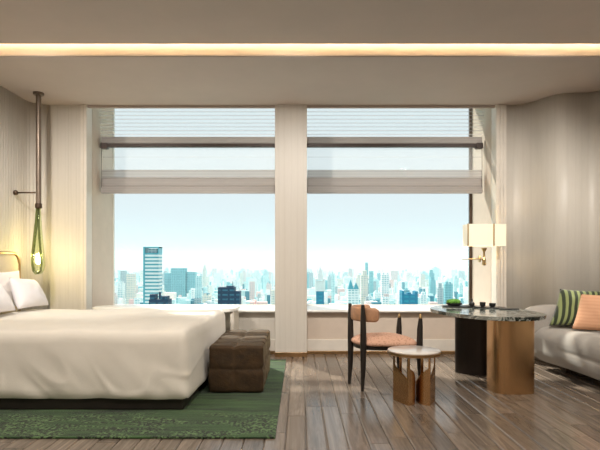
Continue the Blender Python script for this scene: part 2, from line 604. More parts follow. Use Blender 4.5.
# niche side walls
bm = NB(); box(bm, -2.95, -2.80, WY+.14, 7.52, 0, 3.95); struct('wall_niche_left', bm, M['reveal'])
bm = NB(); box(bm, 2.574, 2.72, WY+.14, 7.52, 0, 3.95); struct('wall_niche_right', bm, M['reveal'])
# pillar between the windows
bm = NB(); box(bm, -.33, .092, WY-.02, 7.54, .06, 3.95, .004); struct('wall_pillar', bm, M['ash'])
bm = NB(); box(bm, -.332, .094, WY-.028, 7.0, 0, .06, .003); struct('baseboard_pillar', bm, M['bronze'])
# wall under the sill and its baseboards
for nm, a, b_ in (('left', -2.80, -.33), ('right', .092, 2.574)):
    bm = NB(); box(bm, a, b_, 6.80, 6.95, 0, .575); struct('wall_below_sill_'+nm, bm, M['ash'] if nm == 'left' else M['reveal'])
    bm = NB(); box(bm, a, b_, 6.775, 6.80, .045, .20, .004); struct('baseboard_'+nm, bm, M['trim'])
    bm = NB(); box(bm, a, b_, 6.77, 6.80, 0, .045, .003); struct('baseboard_foot_'+nm, bm, M['bronze'])
    bm = NB(); box(bm, a, b_, 6.70, 7.60, .575, .604, .006); struct('trim_sill_'+nm, bm, M['stone'])
    # outer spandrel under the glass
bm = NB(); box(bm, -2.95, 2.72, 7.55, 7.62, 0, .575); struct('wall_spandrel', bm, M['trim'])

# ceilings
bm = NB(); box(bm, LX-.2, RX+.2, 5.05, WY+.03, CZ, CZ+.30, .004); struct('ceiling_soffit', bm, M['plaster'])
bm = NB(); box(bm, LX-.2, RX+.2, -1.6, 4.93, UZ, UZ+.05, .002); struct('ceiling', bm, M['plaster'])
bm = NB(); box(bm, LX-.2, RX+.2, 4.55, 5.06, 3.62, 3.66); box(bm, LX-.2, RX+.2, 4.55, 4.6, UZ+.05, 3.62); box(bm, LX-.19, RX+.19, 5.035, 5.05, CZ+.01, 3.62)
struct('ceiling_cove', bm, M['cove'])
bm = NB(); box(bm, -2.95, 2.72, WY+.03, 7.70, 3.95, 4.0); box(bm, -2.95, 2.72, WY+.03, WY+.05, CZ+.30, 3.95); struct('ceiling_niche', bm, M['reveal'])
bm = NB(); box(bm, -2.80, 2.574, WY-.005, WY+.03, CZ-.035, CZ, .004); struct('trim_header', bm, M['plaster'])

# windows
for n_, (a, b_) in enumerate(((-2.80, -.33), (.092, 2.574))):
    bm = NB()
    t = .008; t2 = .035
    box(bm, a, a+t, 7.48, 7.53, .604, 3.95)
    box(bm, a+t, b_-t2, 7.48, 7.53, .604, .612); box(bm, a+t, b_-t2, 7.48, 7.53, 3.92, 3.95)
    w = struct('window_%d' % (n_+1), bm, M['trim'], base=((a+b_)/2, 7.5, .604))
    g = NB(); box(g, b_-t2, b_, 7.48, 7.53, .604, 3.95); build('jamb', g, M['bronze_dark'] if n_ else M['trim'], w)
    g = NB(); box(g, a+t, b_-t2, 7.51, 7.516, .612, 3.92); build('pane', g, M['glass'], w)

# ------------------------------------------------------------------ window shades
def shade(which, x0, x1, label):
    D = 6.98
    def z(y): return EYE-(y-262)*D/F
    t = thing('window_shade', label, 'window shade', ((x0+x1)/2, D, z(104)), 'pleated shades at the windows')
    w = .012
    # pleated sheer: zig-zag cloth leaning towards the rail
    bm = NB(); n = 42; prev = None
    for i in range(n+1):
        zz = z(100)+(z(139)-z(100))*i/n
        yy = D-.10+.12*i/n+(.008 if i % 2 else -.008)
        q = [bm.verts.new((x0-.0+.035*(1-i/n)*0, yy, zz)), bm.verts.new((x1, yy, zz))]
        if prev: bm.faces.new((prev[0], prev[1], q[1], q[0]))
        prev = q
    build('pleated_sheer', bm, M['sheer'], t)
    bm = NB(); rbox(bm, x0, x1, D, D+.05, z(143.5), z(136.5), .018, (10, 1, 2)); build('upper_fold', bm, M['fold'], t, smooth=True)
    bm = NB(); box(bm, x0, x1, D-.012, D+.055, z(147), z(143.6), .004); build('rail', bm, M['rail'], t)
    s = 1 if which == 'left' else -1
    e = x0 if which == 'left' else x1
    bm = NB(); box(bm, min(e, e+s*.09), max(e, e+s*.09), D-.025, D+.07, z(148.5), z(143.2), .004); build('rail_bracket', bm, M['rail'], t)
    bm = NB(); box(bm, x0+.01, x1, D+.028, D+.030, z(171), z(147)); build('lower_sheer', bm, M['sheer2'], t)
    bm = NB(); box(bm, x0+.01, x1, D+.022, D+.036, z(157), z(156.3)); build('cord_bar', bm, M['sheer2'], t)
    # the gathered stack at the bottom: overlapping soft folds
    fo = build('fold_stack', rbox(NB(), x0, x1, D-.02, D+.05, z(193.5), z(185.5), (.012, .03, .03), (10, 1, 3)), M['fold'], t, smooth=True)
    bm = NB()
    rbox(bm, x0, x1, D-.005, D+.05, z(186.5), z(177.5), (.012, .025, .03), (10, 1, 3)); build('fold', bm, M['fold'], t, smooth=True)
    bm = NB(); box(bm, x0+.005, x1, D+.02, D+.03, z(178), z(169.5)); build('fold', bm, M['fold2'], t)
    # little cord ring
    bm = NB(); tube(bm, [(e+s*.02, D-.03, z(143)), (e+s*.02, D-.03, z(188))], .0035, 6); build('pull_cord', bm, M['rail'], t)
    return t
M['fold2'] = sheer('thin_taupe_fabric', (.50, .46, .44), .55, 1, lalpha=.8, scale=10)
shade('left', -2.78, -.335, 'taupe pleated shade half raised in the left window, above the bed side')
shade('right', .097, 2.55, 'taupe pleated shade half raised in the right window, above the chair')

# ------------------------------------------------------------------ console behind the bed
t = thing('console_table', 'long low cream console with a rounded end under the left window, behind the bed', 'console table', (-1.8, 6.4, 0))
bm = NB(); prism(bm, chaikin([(-2.62, 6.08), (-.95, 6.08), (-.80, 6.10), (-.78, 6.3), (-.78, 6.62), (-.9, 6.69), (-2.62, 6.69)], 2), .640, .684, .008)
build('tabletop', bm, M['stone'], t, smooth=True, autosmooth=35)
bm = NB(); box(bm, -.86, -.81, 6.13, 6.64, .015, .64, .015); build('leg', bm, M['trim'], t)
bm = NB(); box(bm, -2.60, -2.55, 6.13, 6.64, 0.015, .64, .015); build('leg', bm, M['trim'], t)
bm = NB(); box(bm, -2.55, -.86, 6.35, 6.37, .42, .64, .003); build('apron', bm, M['trim'], t)

# ------------------------------------------------------------------ rug
def rugfn(p):
    return p+Vector((0, 0, -.0012*abs(noise.noise(p*9))*(1 if p.z > .008 else 0)))
bm = NB(); rbox(bm, -3.45, -.175, 3.53, 6.36, .0005, .0148, (.006, .006, .006), (60, 50, 1), rugfn)
rug = build('rug', bm, M['rug'], smooth=True, base=(-1.8, 4.95, 0))
tag(rug, 'dark green rug with a carved mottled pattern, under the bed and ottoman', 'rug')

# ------------------------------------------------------------------ bed
bed = thing('bed', 'wide low bed with dark platform and beige upholstered headboard at the left wall', 'bed', (-2.2, 5.05, .015))
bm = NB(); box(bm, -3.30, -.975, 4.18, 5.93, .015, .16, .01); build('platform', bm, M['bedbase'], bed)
bm = NB(); rbox(bm, -3.28, -1.02, 4.24, 5.90, .16, .60, .06, (4, 4, 2)); build('mattress', bm, M['linen'], bed, smooth=True)
# headboard : slab with rounded corners in the Y-Z plane
def roundrect(y0, y1, z0, z1, r, n=8):
    o = []
    for cy, cz, a0 in ((y1-r, z1-r, 0), (y0+r, z1-r, PI/2)):
        for k in range(n+1):
            a = a0+k/n*PI/2
            o.append((cy+r*math.cos(a), cz+r*math.sin(a)))
    return o+[(y0, z0), (y1, z0)]
def slab_x(bm, pts, x0, x1, bev):
    a = [bm.verts.new((x0, p[0], p[1])) for p in pts]; b = [bm.verts.new((x1, p[0], p[1])) for p in pts]
    bm.faces.new(a); bm.faces.new(b[::-1])
    for i in range(len(pts)): bm.faces.new((a[i], a[(i+1) % len(pts)], b[(i+1) % len(pts)], b[i]))
    bmesh.ops.bevel(bm, geom=[e for f in bm.faces if len(f.verts) > 6 for e in f.edges], offset=bev, segments=3, affect='EDGES')
    return bm
hb = build('headboard', slab_x(NB(), roundrect(4.05, 6.02, .10, 1.345, .12), -3.47, -3.385, .018), M['headboard'], bed, smooth=True, autosmooth=50)
pts = roundrect(4.05, 6.03, .10, 1.355, .13)
bm = NB(); tube(bm, [(-3.385, p[0], p[1]) for p in pts[:-1][:0]+[pts[-1]]+pts[:-1]], .017, 10); build('metal_edge', bm, M['bronze'], hb, smooth=True)

# duvet
def duv(p):
    side = max(0, min(1, (.60-p.z)/.45))
    q = p.copy()
    f = noise.noise(Vector((p.x*1.6, p.y*1.6, p.z*.8+3)))
    g = noise.noise(Vector((p.x*4.2+5, p.y*4.2, p.z*1.6)))
    rid = max(0, 1-abs(noise.noise(Vector(((p.x+p.z*.9)*2.6, (p.x-p.z)*.8+p.y, 4)))*9))*max(0, min(1, (.50-p.z)/.25))
    # long diagonal creases
    dg = noise.noise(Vector(((p.x+p.z)*5.5, (p.x-p.z*1.4)*1.3+p.y*.7, 8)))
    front = 1 if p.y < 4.4 else 0
    out = Vector((0, 0, 0))
    out.y = -max(0, min(1, (4.40-p.y)/.2))+.3*max(0, min(1, (p.y-5.8)/.2))
    out.x = max(0, min(1, (p.x+1.1)/.18))
    q += out*side*(.026*f+.018*g+.018*dg+.016+.012*rid)
    top = max(0, min(1, (p.z-.5)/.12))
    q.z += top*(.018*f+.007*g+.006*dg)
    # the cloth stands out at the foot corners
    if p.x > -1.05 and p.y < 4.3: pass
    q.x -= .055*(1-(p.y-4.14)/1.86)*max(0, min(1, (p.x+2.2)/1.2))
    # the lower hem is a little wavy
    if p.z < .14: q.z += .012*noise.noise(Vector((p.x*2.2, p.y*2.2, 1)))
    # the top sags a bit to the edges
    q.z -= top*.02*max(0, (4.6-p.y)/.45)
    return q
bm = NB()
rbox(bm, -3.24, -.885, 4.14, 6.0, .088, .690, (.07, .07, .10), (120, 70, 34), duv, omit_bottom=True)
dv = build('duvet', bm, M['linen'], smooth=True)
tag(dv, 'smooth cream duvet spread over the whole bed, hanging to the platform', 'duvet')

# pillows
def pil(tl, bl, br, tr, th, mat, label, name='bed_pillow', cat='pillow', group='pillows on the bed', cre=.02, seed=0, n=22):
    bm = NB(); cushion(bm, tl, bl, br, tr, th, n, cre, seed)
    o = build(name, bm, mat, smooth=True)
    return tag(o, label, cat, group)
def V(*a): return Vector(a)
pil(V(-3.325, 5.24, 1.14), V(-3.27, 5.24, .73), V(-3.27, 5.92, .73), V(-3.325, 5.92, 1.15), .10, M['pillow'], 'upright white pillow leaning on the headboard behind the far white pillow', seed=1)
pil(V(-3.325, 4.2, 1.14), V(-3.27, 4.2, .73), V(-3.27, 4.88, .73), V(-3.325, 4.88, 1.15), .10, M['pillow'], 'upright white pillow at the near end of the headboard', seed=2)
pil(V(-3.20, 5.50, 1.08), V(-3.06, 5.42, .735), V(-2.99, 5.96, .735), V(-3.17, 5.96, 1.04), .19, M['pillow'], 'white pillow seen whole, leaning at the window end of the bed', seed=3)
pil(V(-3.21, 4.62, 1.06), V(-3.00, 4.60, .735), V(-3.03, 5.34, .735), V(-3.24, 5.34, 1.06), .19, M['pillow'], 'white pillow cut by the left edge of the view, in front of the whole one', seed=4)

# ------------------------------------------------------------------ ottoman
ot = thing('ottoman', 'brown velvet bench ottoman of stitched square puffs at the foot of the bed', 'ottoman', (-.62, 5.28, .015))
def tuft(p):
    # dents along a grid of seams
    def seam(v, a, b, n):
        s = (v-a)/(b-a)*n
        f = abs(s-round(s))
        if round(s) in (0, n): return 1
        return min(1, f/.22)
    sx = seam(p.x, -.885, -.345, 2); sy = seam(p.y, 4.70, 5.86, 5); sz = seam(p.z, .018, .462, 2)
    q = p.copy()
    eps = .02
    cx, cy, cz = -.62, 5.28, .23
    d = .020
    def dent(*s):
        m = min(s); return d*(1-m*(2-m))
    if p.z > .44: q.z -= dent(sx, sy)-.004*noise.noise(p*9)
    if p.x > -.37 or p.x < -.86: q.x -= math.copysign(dent(sy, sz), p.x-cx)*.8-.006*noise.noise(p*8)
    if p.y < 4.73: q.y += dent(sx, sz)*.45+.008*noise.noise(p*8)
    if p.y > 5.83: q.y -= dent(sx, sz)
    q += Vector((noise.noise(p*6), noise.noise(p*6+Vector((9, 0, 0))), noise.noise(p*6+Vector((0, 9, 0))))) * .005
    return q
bm = NB(); rbox(bm, -.86, -.345, 4.70, 5.86, .018, .462, .03, (44, 76, 36), tuft)
bo = build('tufted_body', bm, M['velvet'], ot, smooth=True)
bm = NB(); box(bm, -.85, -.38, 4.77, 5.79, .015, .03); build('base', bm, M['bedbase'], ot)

# ------------------------------------------------------------------ pendant lamp
px_, py_ = -3.20, 6.12
pl = thing('pendant_lamp', 'green glass drop pendant on a long taupe rod beside the headboard', 'pendant lamp', (px_, py_, CZ))
zc = EYE-(206-262)*py_/F     # end of the rod
bm = NB(); lathe(bm, (px_, py_, CZ-.028), [(.058, 0), (.062, .006), (.062, .0275)]); build('ceiling_plate', bm, M['tube_bronze'], pl, smooth=True, autosmooth=40)
bm = NB(); tube(bm, [(px_, py_, CZ-.02), (px_, py_, zc+.02)], .031, 20); build('rod', bm, M['tube_bronze'], pl, smooth=True, autosmooth=40)
bm = NB(); lathe(bm, (px_, py_, zc-.03), [(.030, 0), (.040, .008), (.040, .055), (.033, .062)], 20); build('socket', bm, M['bronze_dark'], pl, smooth=True, autosmooth=40)
# drop of glass
prof = [(0, -.835), (.035, -.825), (.062, -.79), (.074, -.73), (.074, -.66), (.064, -.56), (.052, -.44), (.041, -.30), (.032, -.16), (.026, -.03)]
bm = NB(); lathe(bm, (px_, py_, zc), prof, 28); gd = build('glass_drop', bm, M['clear_glass'], pl, smooth=True)
for s, rr_ in ((-1, .019), (1, .013)):
    pts = [(px_+s*.008, py_-.01, zc-.03), (px_+s*.014, py_-.025, zc-.2), (px_+s*.030, py_-.035, zc-.4), (px_+s*.048, py_-.04, zc-.58), (px_+s*.055, py_-.035, zc-.70), (px_+s*.042, py_-.03, zc-.79), (px_+s*.006, py_-.03, zc-.825)]
    sm = []
    for i in range(len(pts)-1):
        for j in range(5):
            t_ = j/5; sm.append(tuple(pts[i][q]*(1-t_)+pts[i+1][q]*t_ for q in range(3)))
    sm.append(pts[-1])
    bm = NB(); tube(bm, sm, rr_, 12); build('glass_strand', bm, M['green_solid'] if 'green_solid' in M else M['green_glass'], pl, smooth=True)
bm = NB(); lathe(bm, (px_-.006, py_+.0, zc-.715), [(0, 0), (.020, .01), (.030, .04), (.030, .07), (.018, .11), (.010, .13)], 18); build('bulb', bm, M['bulb'], pl, smooth=True)
az = EYE-(192.5-262)*py_/F
bm = NB(); tube(bm, [(LX+.02, 6.14, az), (px_-.02, py_, az)], .010, 10); build('wall_arm', bm, M['bronze_dark'], pl, smooth=True)
bm = NB()
bmesh.ops.create_uvsphere(bm, u_segments=20, v_segments=12, radius=.032, matrix=Matrix.Translation((LX+.028, 6.14, az)))
build('wall_knob', bm, M['bronze_dark'], pl, smooth=True)

# ------------------------------------------------------------------ wall sconce
sd = 6.40
def sx_(x): return (x-300)*sd/F
def sz_(y): return EYE-(y-262)*sd/F
sc = thing('wall_sconce', 'brass wall lamp with a lit cream box shade beside the right window', 'wall lamp', (sx_(484), sd, sz_(262)))
# shade: a hollow rectangular cloth box open at top and bottom
x0, x1, z0, z1 = sx_(465.5), sx_(503), sz_(246), sz_(224.5)
yb = sd+.10; yf = sd-.09
bm = NB()
prism_o = chaikin([(x0, yf), (x1, yf), (x1, yb), (x0, yb)], 1)
ring = [(x0, yf), (x1, yf), (x1, yb), (x0, yb)]
for a, b_ in zip(ring, ring[1:]+ring[:1]):
    xa, xb = sorted((a[0], b_[0])); ya, yb2 = sorted((a[1], b_[1]))
    box(bm, xa-.002, xb+.002, ya-.002, yb2+.002, z0, z1)
sh = build('lamp_shade', bm, M['lampshade'], sc)
for i, x in enumerate((465.5, 491)):
    bm = NB(); box(bm, sx_(x)-.008, sx_(x)+.008, yf-.012, yf, z0-.005, z1+.005, .002); build('shade_bar', bm, M['brass'], sh)
bm = NB(); lathe(bm, (sx_(484), sd, sz_(265.5)), [(.014, 0), (.024, .01), (.026, .03), (.021, .045), (.026, .06), (.022, .085), (.014, .10), (.012, .17), (.030, .20), (.036, .215), (.036, .225)], 22)
build('stem', bm, M['brass'], sc, smooth=True, autosmooth=40)
bm = NB(); tube(bm, [(sx_(462), sd-.0, sz_(259)), (sx_(484), sd, sz_(259))], .007, 10); build('arm', bm, M['brass'], sc, smooth=True)
bm = NB(); tube(bm, [(sx_(478.6), sd, sz_(259)), (sx_(480), sd, sz_(259))], .042, 20); build('arm_disc', bm, M['brass'], sc, smooth=True, autosmooth=40)
bm = NB(); lathe(bm, (sx_(484), sd, z0+.015), [(.028, 0), (.034, .03), (.034, .13), (.02, .17), (0, .18)], 16); build('bulb', bm, M['bulb2'] if 'bulb2' in M else M['bulb'], sc, smooth=True)
bm = NB(); tube(bm, [(sx_(484), sd, z0+.05), (sx_(484), yb+.012, z0+.05), (2.585, 6.56, z0+.05)], .011, 10); build('wall_bracket', bm, M['brass'], sc, smooth=True)

# ------------------------------------------------------------------ desk with stone top
tb = thing('dining_table', 'irregular black and white marble table on one bronze and one black curved leg', 'table', (1.96, 5.25, 0))
out = chaikin([(1.40, 5.46), (1.47, 5.08), (1.60, 4.80), (1.80, 4.62), (2.05, 4.57), (2.28, 4.66), (2.42, 4.88), (2.42, 5.15), (2.35, 5.5), (2.24, 5.80), (1.98, 5.99), (1.72, 5.93), (1.52, 5.74)], 3)
bm = NB(); prism(bm, out, .705, .742, .010, 3, f0=.985); top = build('stone_top', bm, M['marble'], tb, smooth=True, autosmooth=30)
top['label'] = 'polished black marble top with white and green veins'
bm = NB(); prism(bm, ellipse(2.05, 4.88, .203, .17, 64, 3.2, .03), .0, .705, .003, 1); lg = build('leg', bm, M['leg_bronze'], tb, smooth=True, autosmooth=40); lg['label'] = 'bronze leg of rounded sheet metal'
bm = NB(); prism(bm, ellipse(1.965, 5.66, .20, .13, 64, 3.0, -.5), .0, .705, .003, 1); lg = build('leg', bm, M['leg_black'], tb, smooth=True, autosmooth=40); lg['label'] = 'blackened leg of rounded sheet metal'

# things on the table
TZ = .742
bm = NB(); prism(bm, ellipse(1.80, 5.66, .19, .11, 40, 2.6, .15), TZ, TZ+.016, .003, 2)
o = build('tray', bm, M['black_ceramic'], smooth=True, autosmooth=40); tag(o, 'flat black tray on the marble table holding the green moss bowl', 'tray')
pb = thing('planter_bowl', 'small dark bowl of bright green moss on the black tray', 'planter', (1.75, 5.68, TZ+.016))
bm = NB(); lathe(bm, (1.75, 5.68, TZ+.016), [(.060, 0), (.085, .012), (.090, .030), (.082, .030), (.05, .022)], 28); build('bowl', bm, M['black_ceramic'], pb, smooth=True, autosmooth=40)
bm = NB()
for i in range(26):
    a = random.random()*2*PI; rr_ = .068*math.sqrt(random.random())
    c = Vector((1.75+rr_*math.cos(a), 5.68+rr_*math.sin(a), TZ+.045+.022*(1-rr_/.07)*random.random()+.008))
    bmesh.ops.create_icosphere(bm, subdivisions=2, radius=.018+.012*random.random(), matrix=Matrix.Translation(c))
for v in bm.verts: v.co += Vector((noise.noise(v.co*90), noise.noise(v.co*90+Vector((5, 0, 0))), noise.noise(v.co*90+Vector((0, 5, 0)))))*.010
build('moss', bm, M['moss'], pb, smooth=True)
bm = NB(); prism(bm, ellipse(2.09, 5.52, .17, .085, 40, 2.4, -.25), TZ, TZ+.014, .003, 2)
o = build('tray', bm, M['black_ceramic'], smooth=True, autosmooth=40); tag(o, 'long black serving tray with cups on the marble table, right of the moss bowl', 'tray')
for (x, y, r_, h, lab, cat, nm) in ((2.02, 5.53, .032, .05, 'small black cup at the left end of the serving tray', 'cup', 'cup'),
                            (2.12, 5.51, .036, .04, 'wide black cup at the right end of the serving tray', 'cup', 'cup')):
    bm = NB(); lathe(bm, (x, y, TZ+.014), [(r_*.6, 0), (r_*.95, h*.3), (r_, h), (r_*.86, h), (r_*.8, h*.35), (0, h*.25)], 22)
    o = build(nm, bm, M['black_ceramic'], smooth=True, autosmooth=50); tag(o, lab, cat, 'cups on the serving tray')
bm = NB(); lathe(bm, (1.925, 5.60, TZ+.0162), [(.022, 0), (.030, .01), (.030, .035), (.012, .05), (.009, .075), (.013, .08)], 20)
o = build('bottle', bm, M['black_ceramic'], smooth=True, autosmooth=50); tag(o, 'little black bottle vase between the moss bowl and the cups', 'bottle')
bm = NB(); prism(bm, ellipse(2.24, 5.36, .105, .055, 36, 2.2, -.1), TZ, TZ+.012, .003, 2)
o = build('dish', bm, M['black_ceramic'], smooth=True, autosmooth=50); tag(o, 'thin dark oval dish at the sofa side of the marble table', 'dish')

# ------------------------------------------------------------------ chair
A = Vector((.507, 5.14, 0)); B = Vector((.603, 4.84, 0)); Cc = Vector((1.045, 5.24, 0)); Dd = Vector((1.18, 4.87, 0))
ch = thing('armless_chair', 'black wood chair with peach seat and low tan back, turned to the marble table', 'chair', (.83, 5.02, 0))
tops = {'A': .825, 'B': .835, 'C': .742, 'D': .742}
cen = Vector((.84, 5.02, 0))
for nm, p, h in (('A', A, tops['A']), ('B', B, tops['B']), ('C', Cc, .668), ('D', Dd, .700)):
    inn = (cen-p).normalized()
    base = p+Vector((0, 0, 0))
    pt = [base, base+inn*.012+Vector((0, 0, .22)), base+inn*.015+Vector((0, 0, .44)), base+inn*.012+Vector((0, 0, h*.85)), base+inn*.006+Vector((0, 0, h))]
    rad = (.015, .026, .032, .027, .017)
    if nm in 'CD': rad = (.015, .026, .031, .028, .019)
    bm = NB(); tube(bm, pt, rad, 16); lg = build('leg', bm, M['black_wood'], ch, smooth=True, autosmooth=50)
    if nm in 'CD':
        tp = pt[-1]
        bm = NB(); lathe(bm, tp, [(.0195, -.004), (.013, .014), (.010, .035), (.006, .045), (0, .047)], 12); build('brass_tip', bm, M['brass'], lg, smooth=True)
# seat frame and cushion (quad between the posts)
def quad_pt(u, v):   # u: back->front, v: far->near
    return (A*(1-u)+Cc*u)*(1-v)+(B*(1-u)+Dd*u)*v
outl = chaikin([tuple(quad_pt(u, v)[:2]) for u, v in ((-.0, .0), (.5, -.06), (1.0, .0), (1.0, 1.0), (.5, 1.08), (0, 1.0))], 2)
bm = NB(); prism(bm, outl, .395, .43, .006, 2); build('seat_frame', bm, M['black_wood'], ch, smooth=True, autosmooth=40)
bm = NB()
n = 26; g = []
cxy = sum((Vector(p) for p in outl), Vector((0, 0)))/len(outl)
outl2 = chaikin([tuple(quad_pt(u, v)[:2]) for u, v in ((-.03, -.08), (.5, -.24), (1.0, -.08), (1.0, 1.10), (.5, 1.20), (-.03, 1.08))], 3)
rings = []
zr = [(.80, .430), (.97, .437), (1.01, .452), (.99, .470), (.93, .487), (.80, .508), (.60, .523), (.35, .531), (.12, .534)]
for s, z in zr:
    rings.append([bm.verts.new((cxy.x+(p[0]-cxy.x)*s, cxy.y+(p[1]-cxy.y)*s, z-.010*(1 if s < 1 else 0)*0)) for p in outl2])
for a, b_ in zip(rings, rings[1:]):
    for k in range(len(a)): bm.faces.new((a[k], a[(k+1) % len(a)], b_[(k+1) % len(a)], b_[k]))
bm.faces.new(rings[0][::-1]); bm.faces.new(rings[-1])
build('seat_cushion', bm, M['peach'], ch, smooth=True)
# curved backrest hugging the back posts
def backband(bm, r0, z0, z1, th):
    c = Vector((.80, 5.02))
    ctrl = [(.74, 5.24), (.62, 5.25), (.548, 5.18), (.530, 5.07), (.560, 4.95), (.645, 4.87), (.76, 4.82)]
    pth = chaikin_open(ctrl, 3)
    n = len(pth); prev = None; firstq = None
    for i, p in enumerate(pth):
        a = Vector(pth[max(i-1, 0)]); b = Vector(pth[min(i+1, n-1)])
        t = (b-a).normalized(); nr = Vector((-t.y, t.x))
        e = min(i, n-1-i)/(n-1)*2
        hh = min(1, (e*5)**.5) if e < .2 else 1
        zc_ = (z0+z1)/2; hz = (z1-z0)/2*(.35+.65*hh)
        ring = []
        for k in range(12):
            an = 2*PI*k/12
            ca, sa = math.cos(an), math.sin(an)
            ox = math.copysign(abs(ca)**.6, ca)*th/2; oz = math.copysign(abs(sa)**.5, sa)*hz
            ring.append(bm.verts.new((p[0]+nr.x*ox, p[1]+nr.y*ox, zc_+oz)))
        if prev:
            for k in range(12): bm.faces.new((prev[k], prev[(k+1) % 12], ring[(k+1) % 12], ring[k]))
        else: bm.faces.new(ring[::-1])
        prev = ring
    bm.faces.new(prev)
    return bm
br_ = build('backrest', backband(NB(), 0, .665, .805, .038), M['leather'], ch, smooth=True, autosmooth=60)

# ------------------------------------------------------------------ side table
st = thing('side_table', 'small round side table with pale stone top on folded bronze leaves', 'side table', (1.036, 4.55, 0))
cx, cy = 1.036, 4.55
bm = NB(); lathe(bm, (cx, cy, .441), [(.226, 0), (.234, .004), (.234, .010), (.228, .013)], 64); build('tabletop', bm, M['cream_stone'], st, smooth=True, autosmooth=40)
bm = NB(); lathe(bm, (cx, cy, .411), [(.205, 0), (.236, .006), (.240, .014), (.240, .030), (.236, .032)], 64); build('metal_rim', bm, M['bronze'], st, smooth=True, autosmooth=40)
def leaf(mx, my):
    """one folded bronze sheet: outer post, diagonal cut, centre post, curved inner wing"""
    L = Vector((cx+mx*.188, cy-my*.01)); C_ = Vector((cx+mx*.092, cy-my*.205)); R_ = Vector((cx+mx*.008, cy-my*.05))
    pth = []
    for i in range(71):
        u = i/70; p = L.lerp(C_, u)
        h = .412 if u < .10 else (.322-.09*((u-.10)/.82)**.8 if u < .92 else .412)
        pth.append((p, h))
    bow = Vector((-mx*.018, -my*.03))
    for i in range(1, 71):
        u = i/70; p = C_.lerp(R_, u)+bow*math.sin(PI*u)
        h = .412 if u < .08 else .318-.141*((u-.08)/.92)**1.3
        pth.append((p, h))
    p0, h0 = pth[-1]
    for i in range(1, 5): pth.append((p0+Vector((mx*.008*i, my*.008*i)), h0-.012*i))
    bm = NB(); prev = None; th = .008
    for i, (p, h) in enumerate(pth):
        a = pth[max(i-1, 0)][0]; b = pth[min(i+1, len(pth)-1)][0]
        t = (b-a).normalized(); nr = Vector((-t.y, t.x))
        q = [bm.verts.new((p.x+nr.x*th/2*e, p.y+nr.y*th/2*e, z)) for e, z in ((-1, 0.0), (1, 0.0), (1, h), (-1, h))]
        if prev:
            for k in range(4): bm.faces.new((prev[k], prev[(k+1) % 4], q[(k+1) % 4], q[k]))
        else: bm.faces.new(q[::-1])
        prev = q
    bm.faces.new(prev)
    return bm
for s in (-1, 1):
    build('folded_leg', leaf(s, 1), M['leg_bronze'], st)
    bm = NB(); box(bm, cx+s*.10-.012, cx+s*.10+.012, cy+.10, cy+.106, 0, .412); box(bm, cx+s*.10-.05, cx+s*.10+.05, cy+.10, cy+.106, 0, .12); build('rear_leg', bm, M['leg_bronze'], st)

# ------------------------------------------------------------------ sofa
so = thing('sofa', 'long light grey upholstered sofa with rounded edges against the right wavy wall', 'sofa', (3.2, 4.4, 0))
def seatfn(p):
    q = p.copy()
    if p.x < 3.1:
        q.x -= .10*max(0, (p.y-5.0)/.9)**2                      # the front line swings out at the far end
        q.x += .014*math.exp(-((p.z-.30)/.022)**2)*max(0, min(1, (5.5-p.y)/.6))   # welt under the seat
        q.x += .09*max(0, (.24-p.z)/.18)**1.6
    q.z += (.008*noise.noise(p*2.2))*(1 if p.z > .4 else 0)
    q.x += .012*noise.noise(p*1.7)*(1 if p.x < 2.95 else 0)
    return q
bm = NB(); rbox(bm, 2.80, 3.62, 2.6, 5.98, .065, .505, (.15, .16, .13), (8, 60, 26), seatfn); build('seat', bm, M['sofa'], so, smooth=True)
for x, y in ((3.08, 5.75), (3.08, 4.3), (3.08, 2.85), (3.5, 5.6), (3.5, 4.3), (3.5, 2.85)):
    bm = NB(); tube(bm, [(x, y, 0), (x, y, .075)], .022, 12); build('foot', bm, M['bronze_dark'], so)
bm = NB(); rbox(bm, 3.42, 3.665, 2.6, 5.70, .40, .80, (.10, .12, .12), (4, 40, 6)); build('backrest', bm, M['sofa'], so, smooth=True)
bm = NB(); rbox(bm, 2.60, 3.62, 5.80, 6.05, .36, .745, (.14, .12, .13), (24, 3, 5), lambda p: p+Vector((0, 0, -.05*max(0, (2.95-p.x)/.30)**2*(1 if p.z > .55 else 0)))); build('arm', bm, M['sofa'], so, smooth=True)

pil(P(560, 289, 5.80), P(549, 325.5, 5.66), P(606, 327, 5.42), P(606, 291, 5.55), .15, M['stripes'], 'dark and light green striped cushion at the back of the sofa', 'sofa_cushion', 'cushion', 'cushions on the sofa', .01, 5)
pil(P(581, 294, 5.50), P(571.5, 329, 5.40), P(628, 334, 5.12), P(622, 295, 5.25), .15, M['apricot'], 'plain apricot cushion in front of the green striped one', 'sofa_cushion', 'cushion', 'cushions on the sofa', .01, 6)

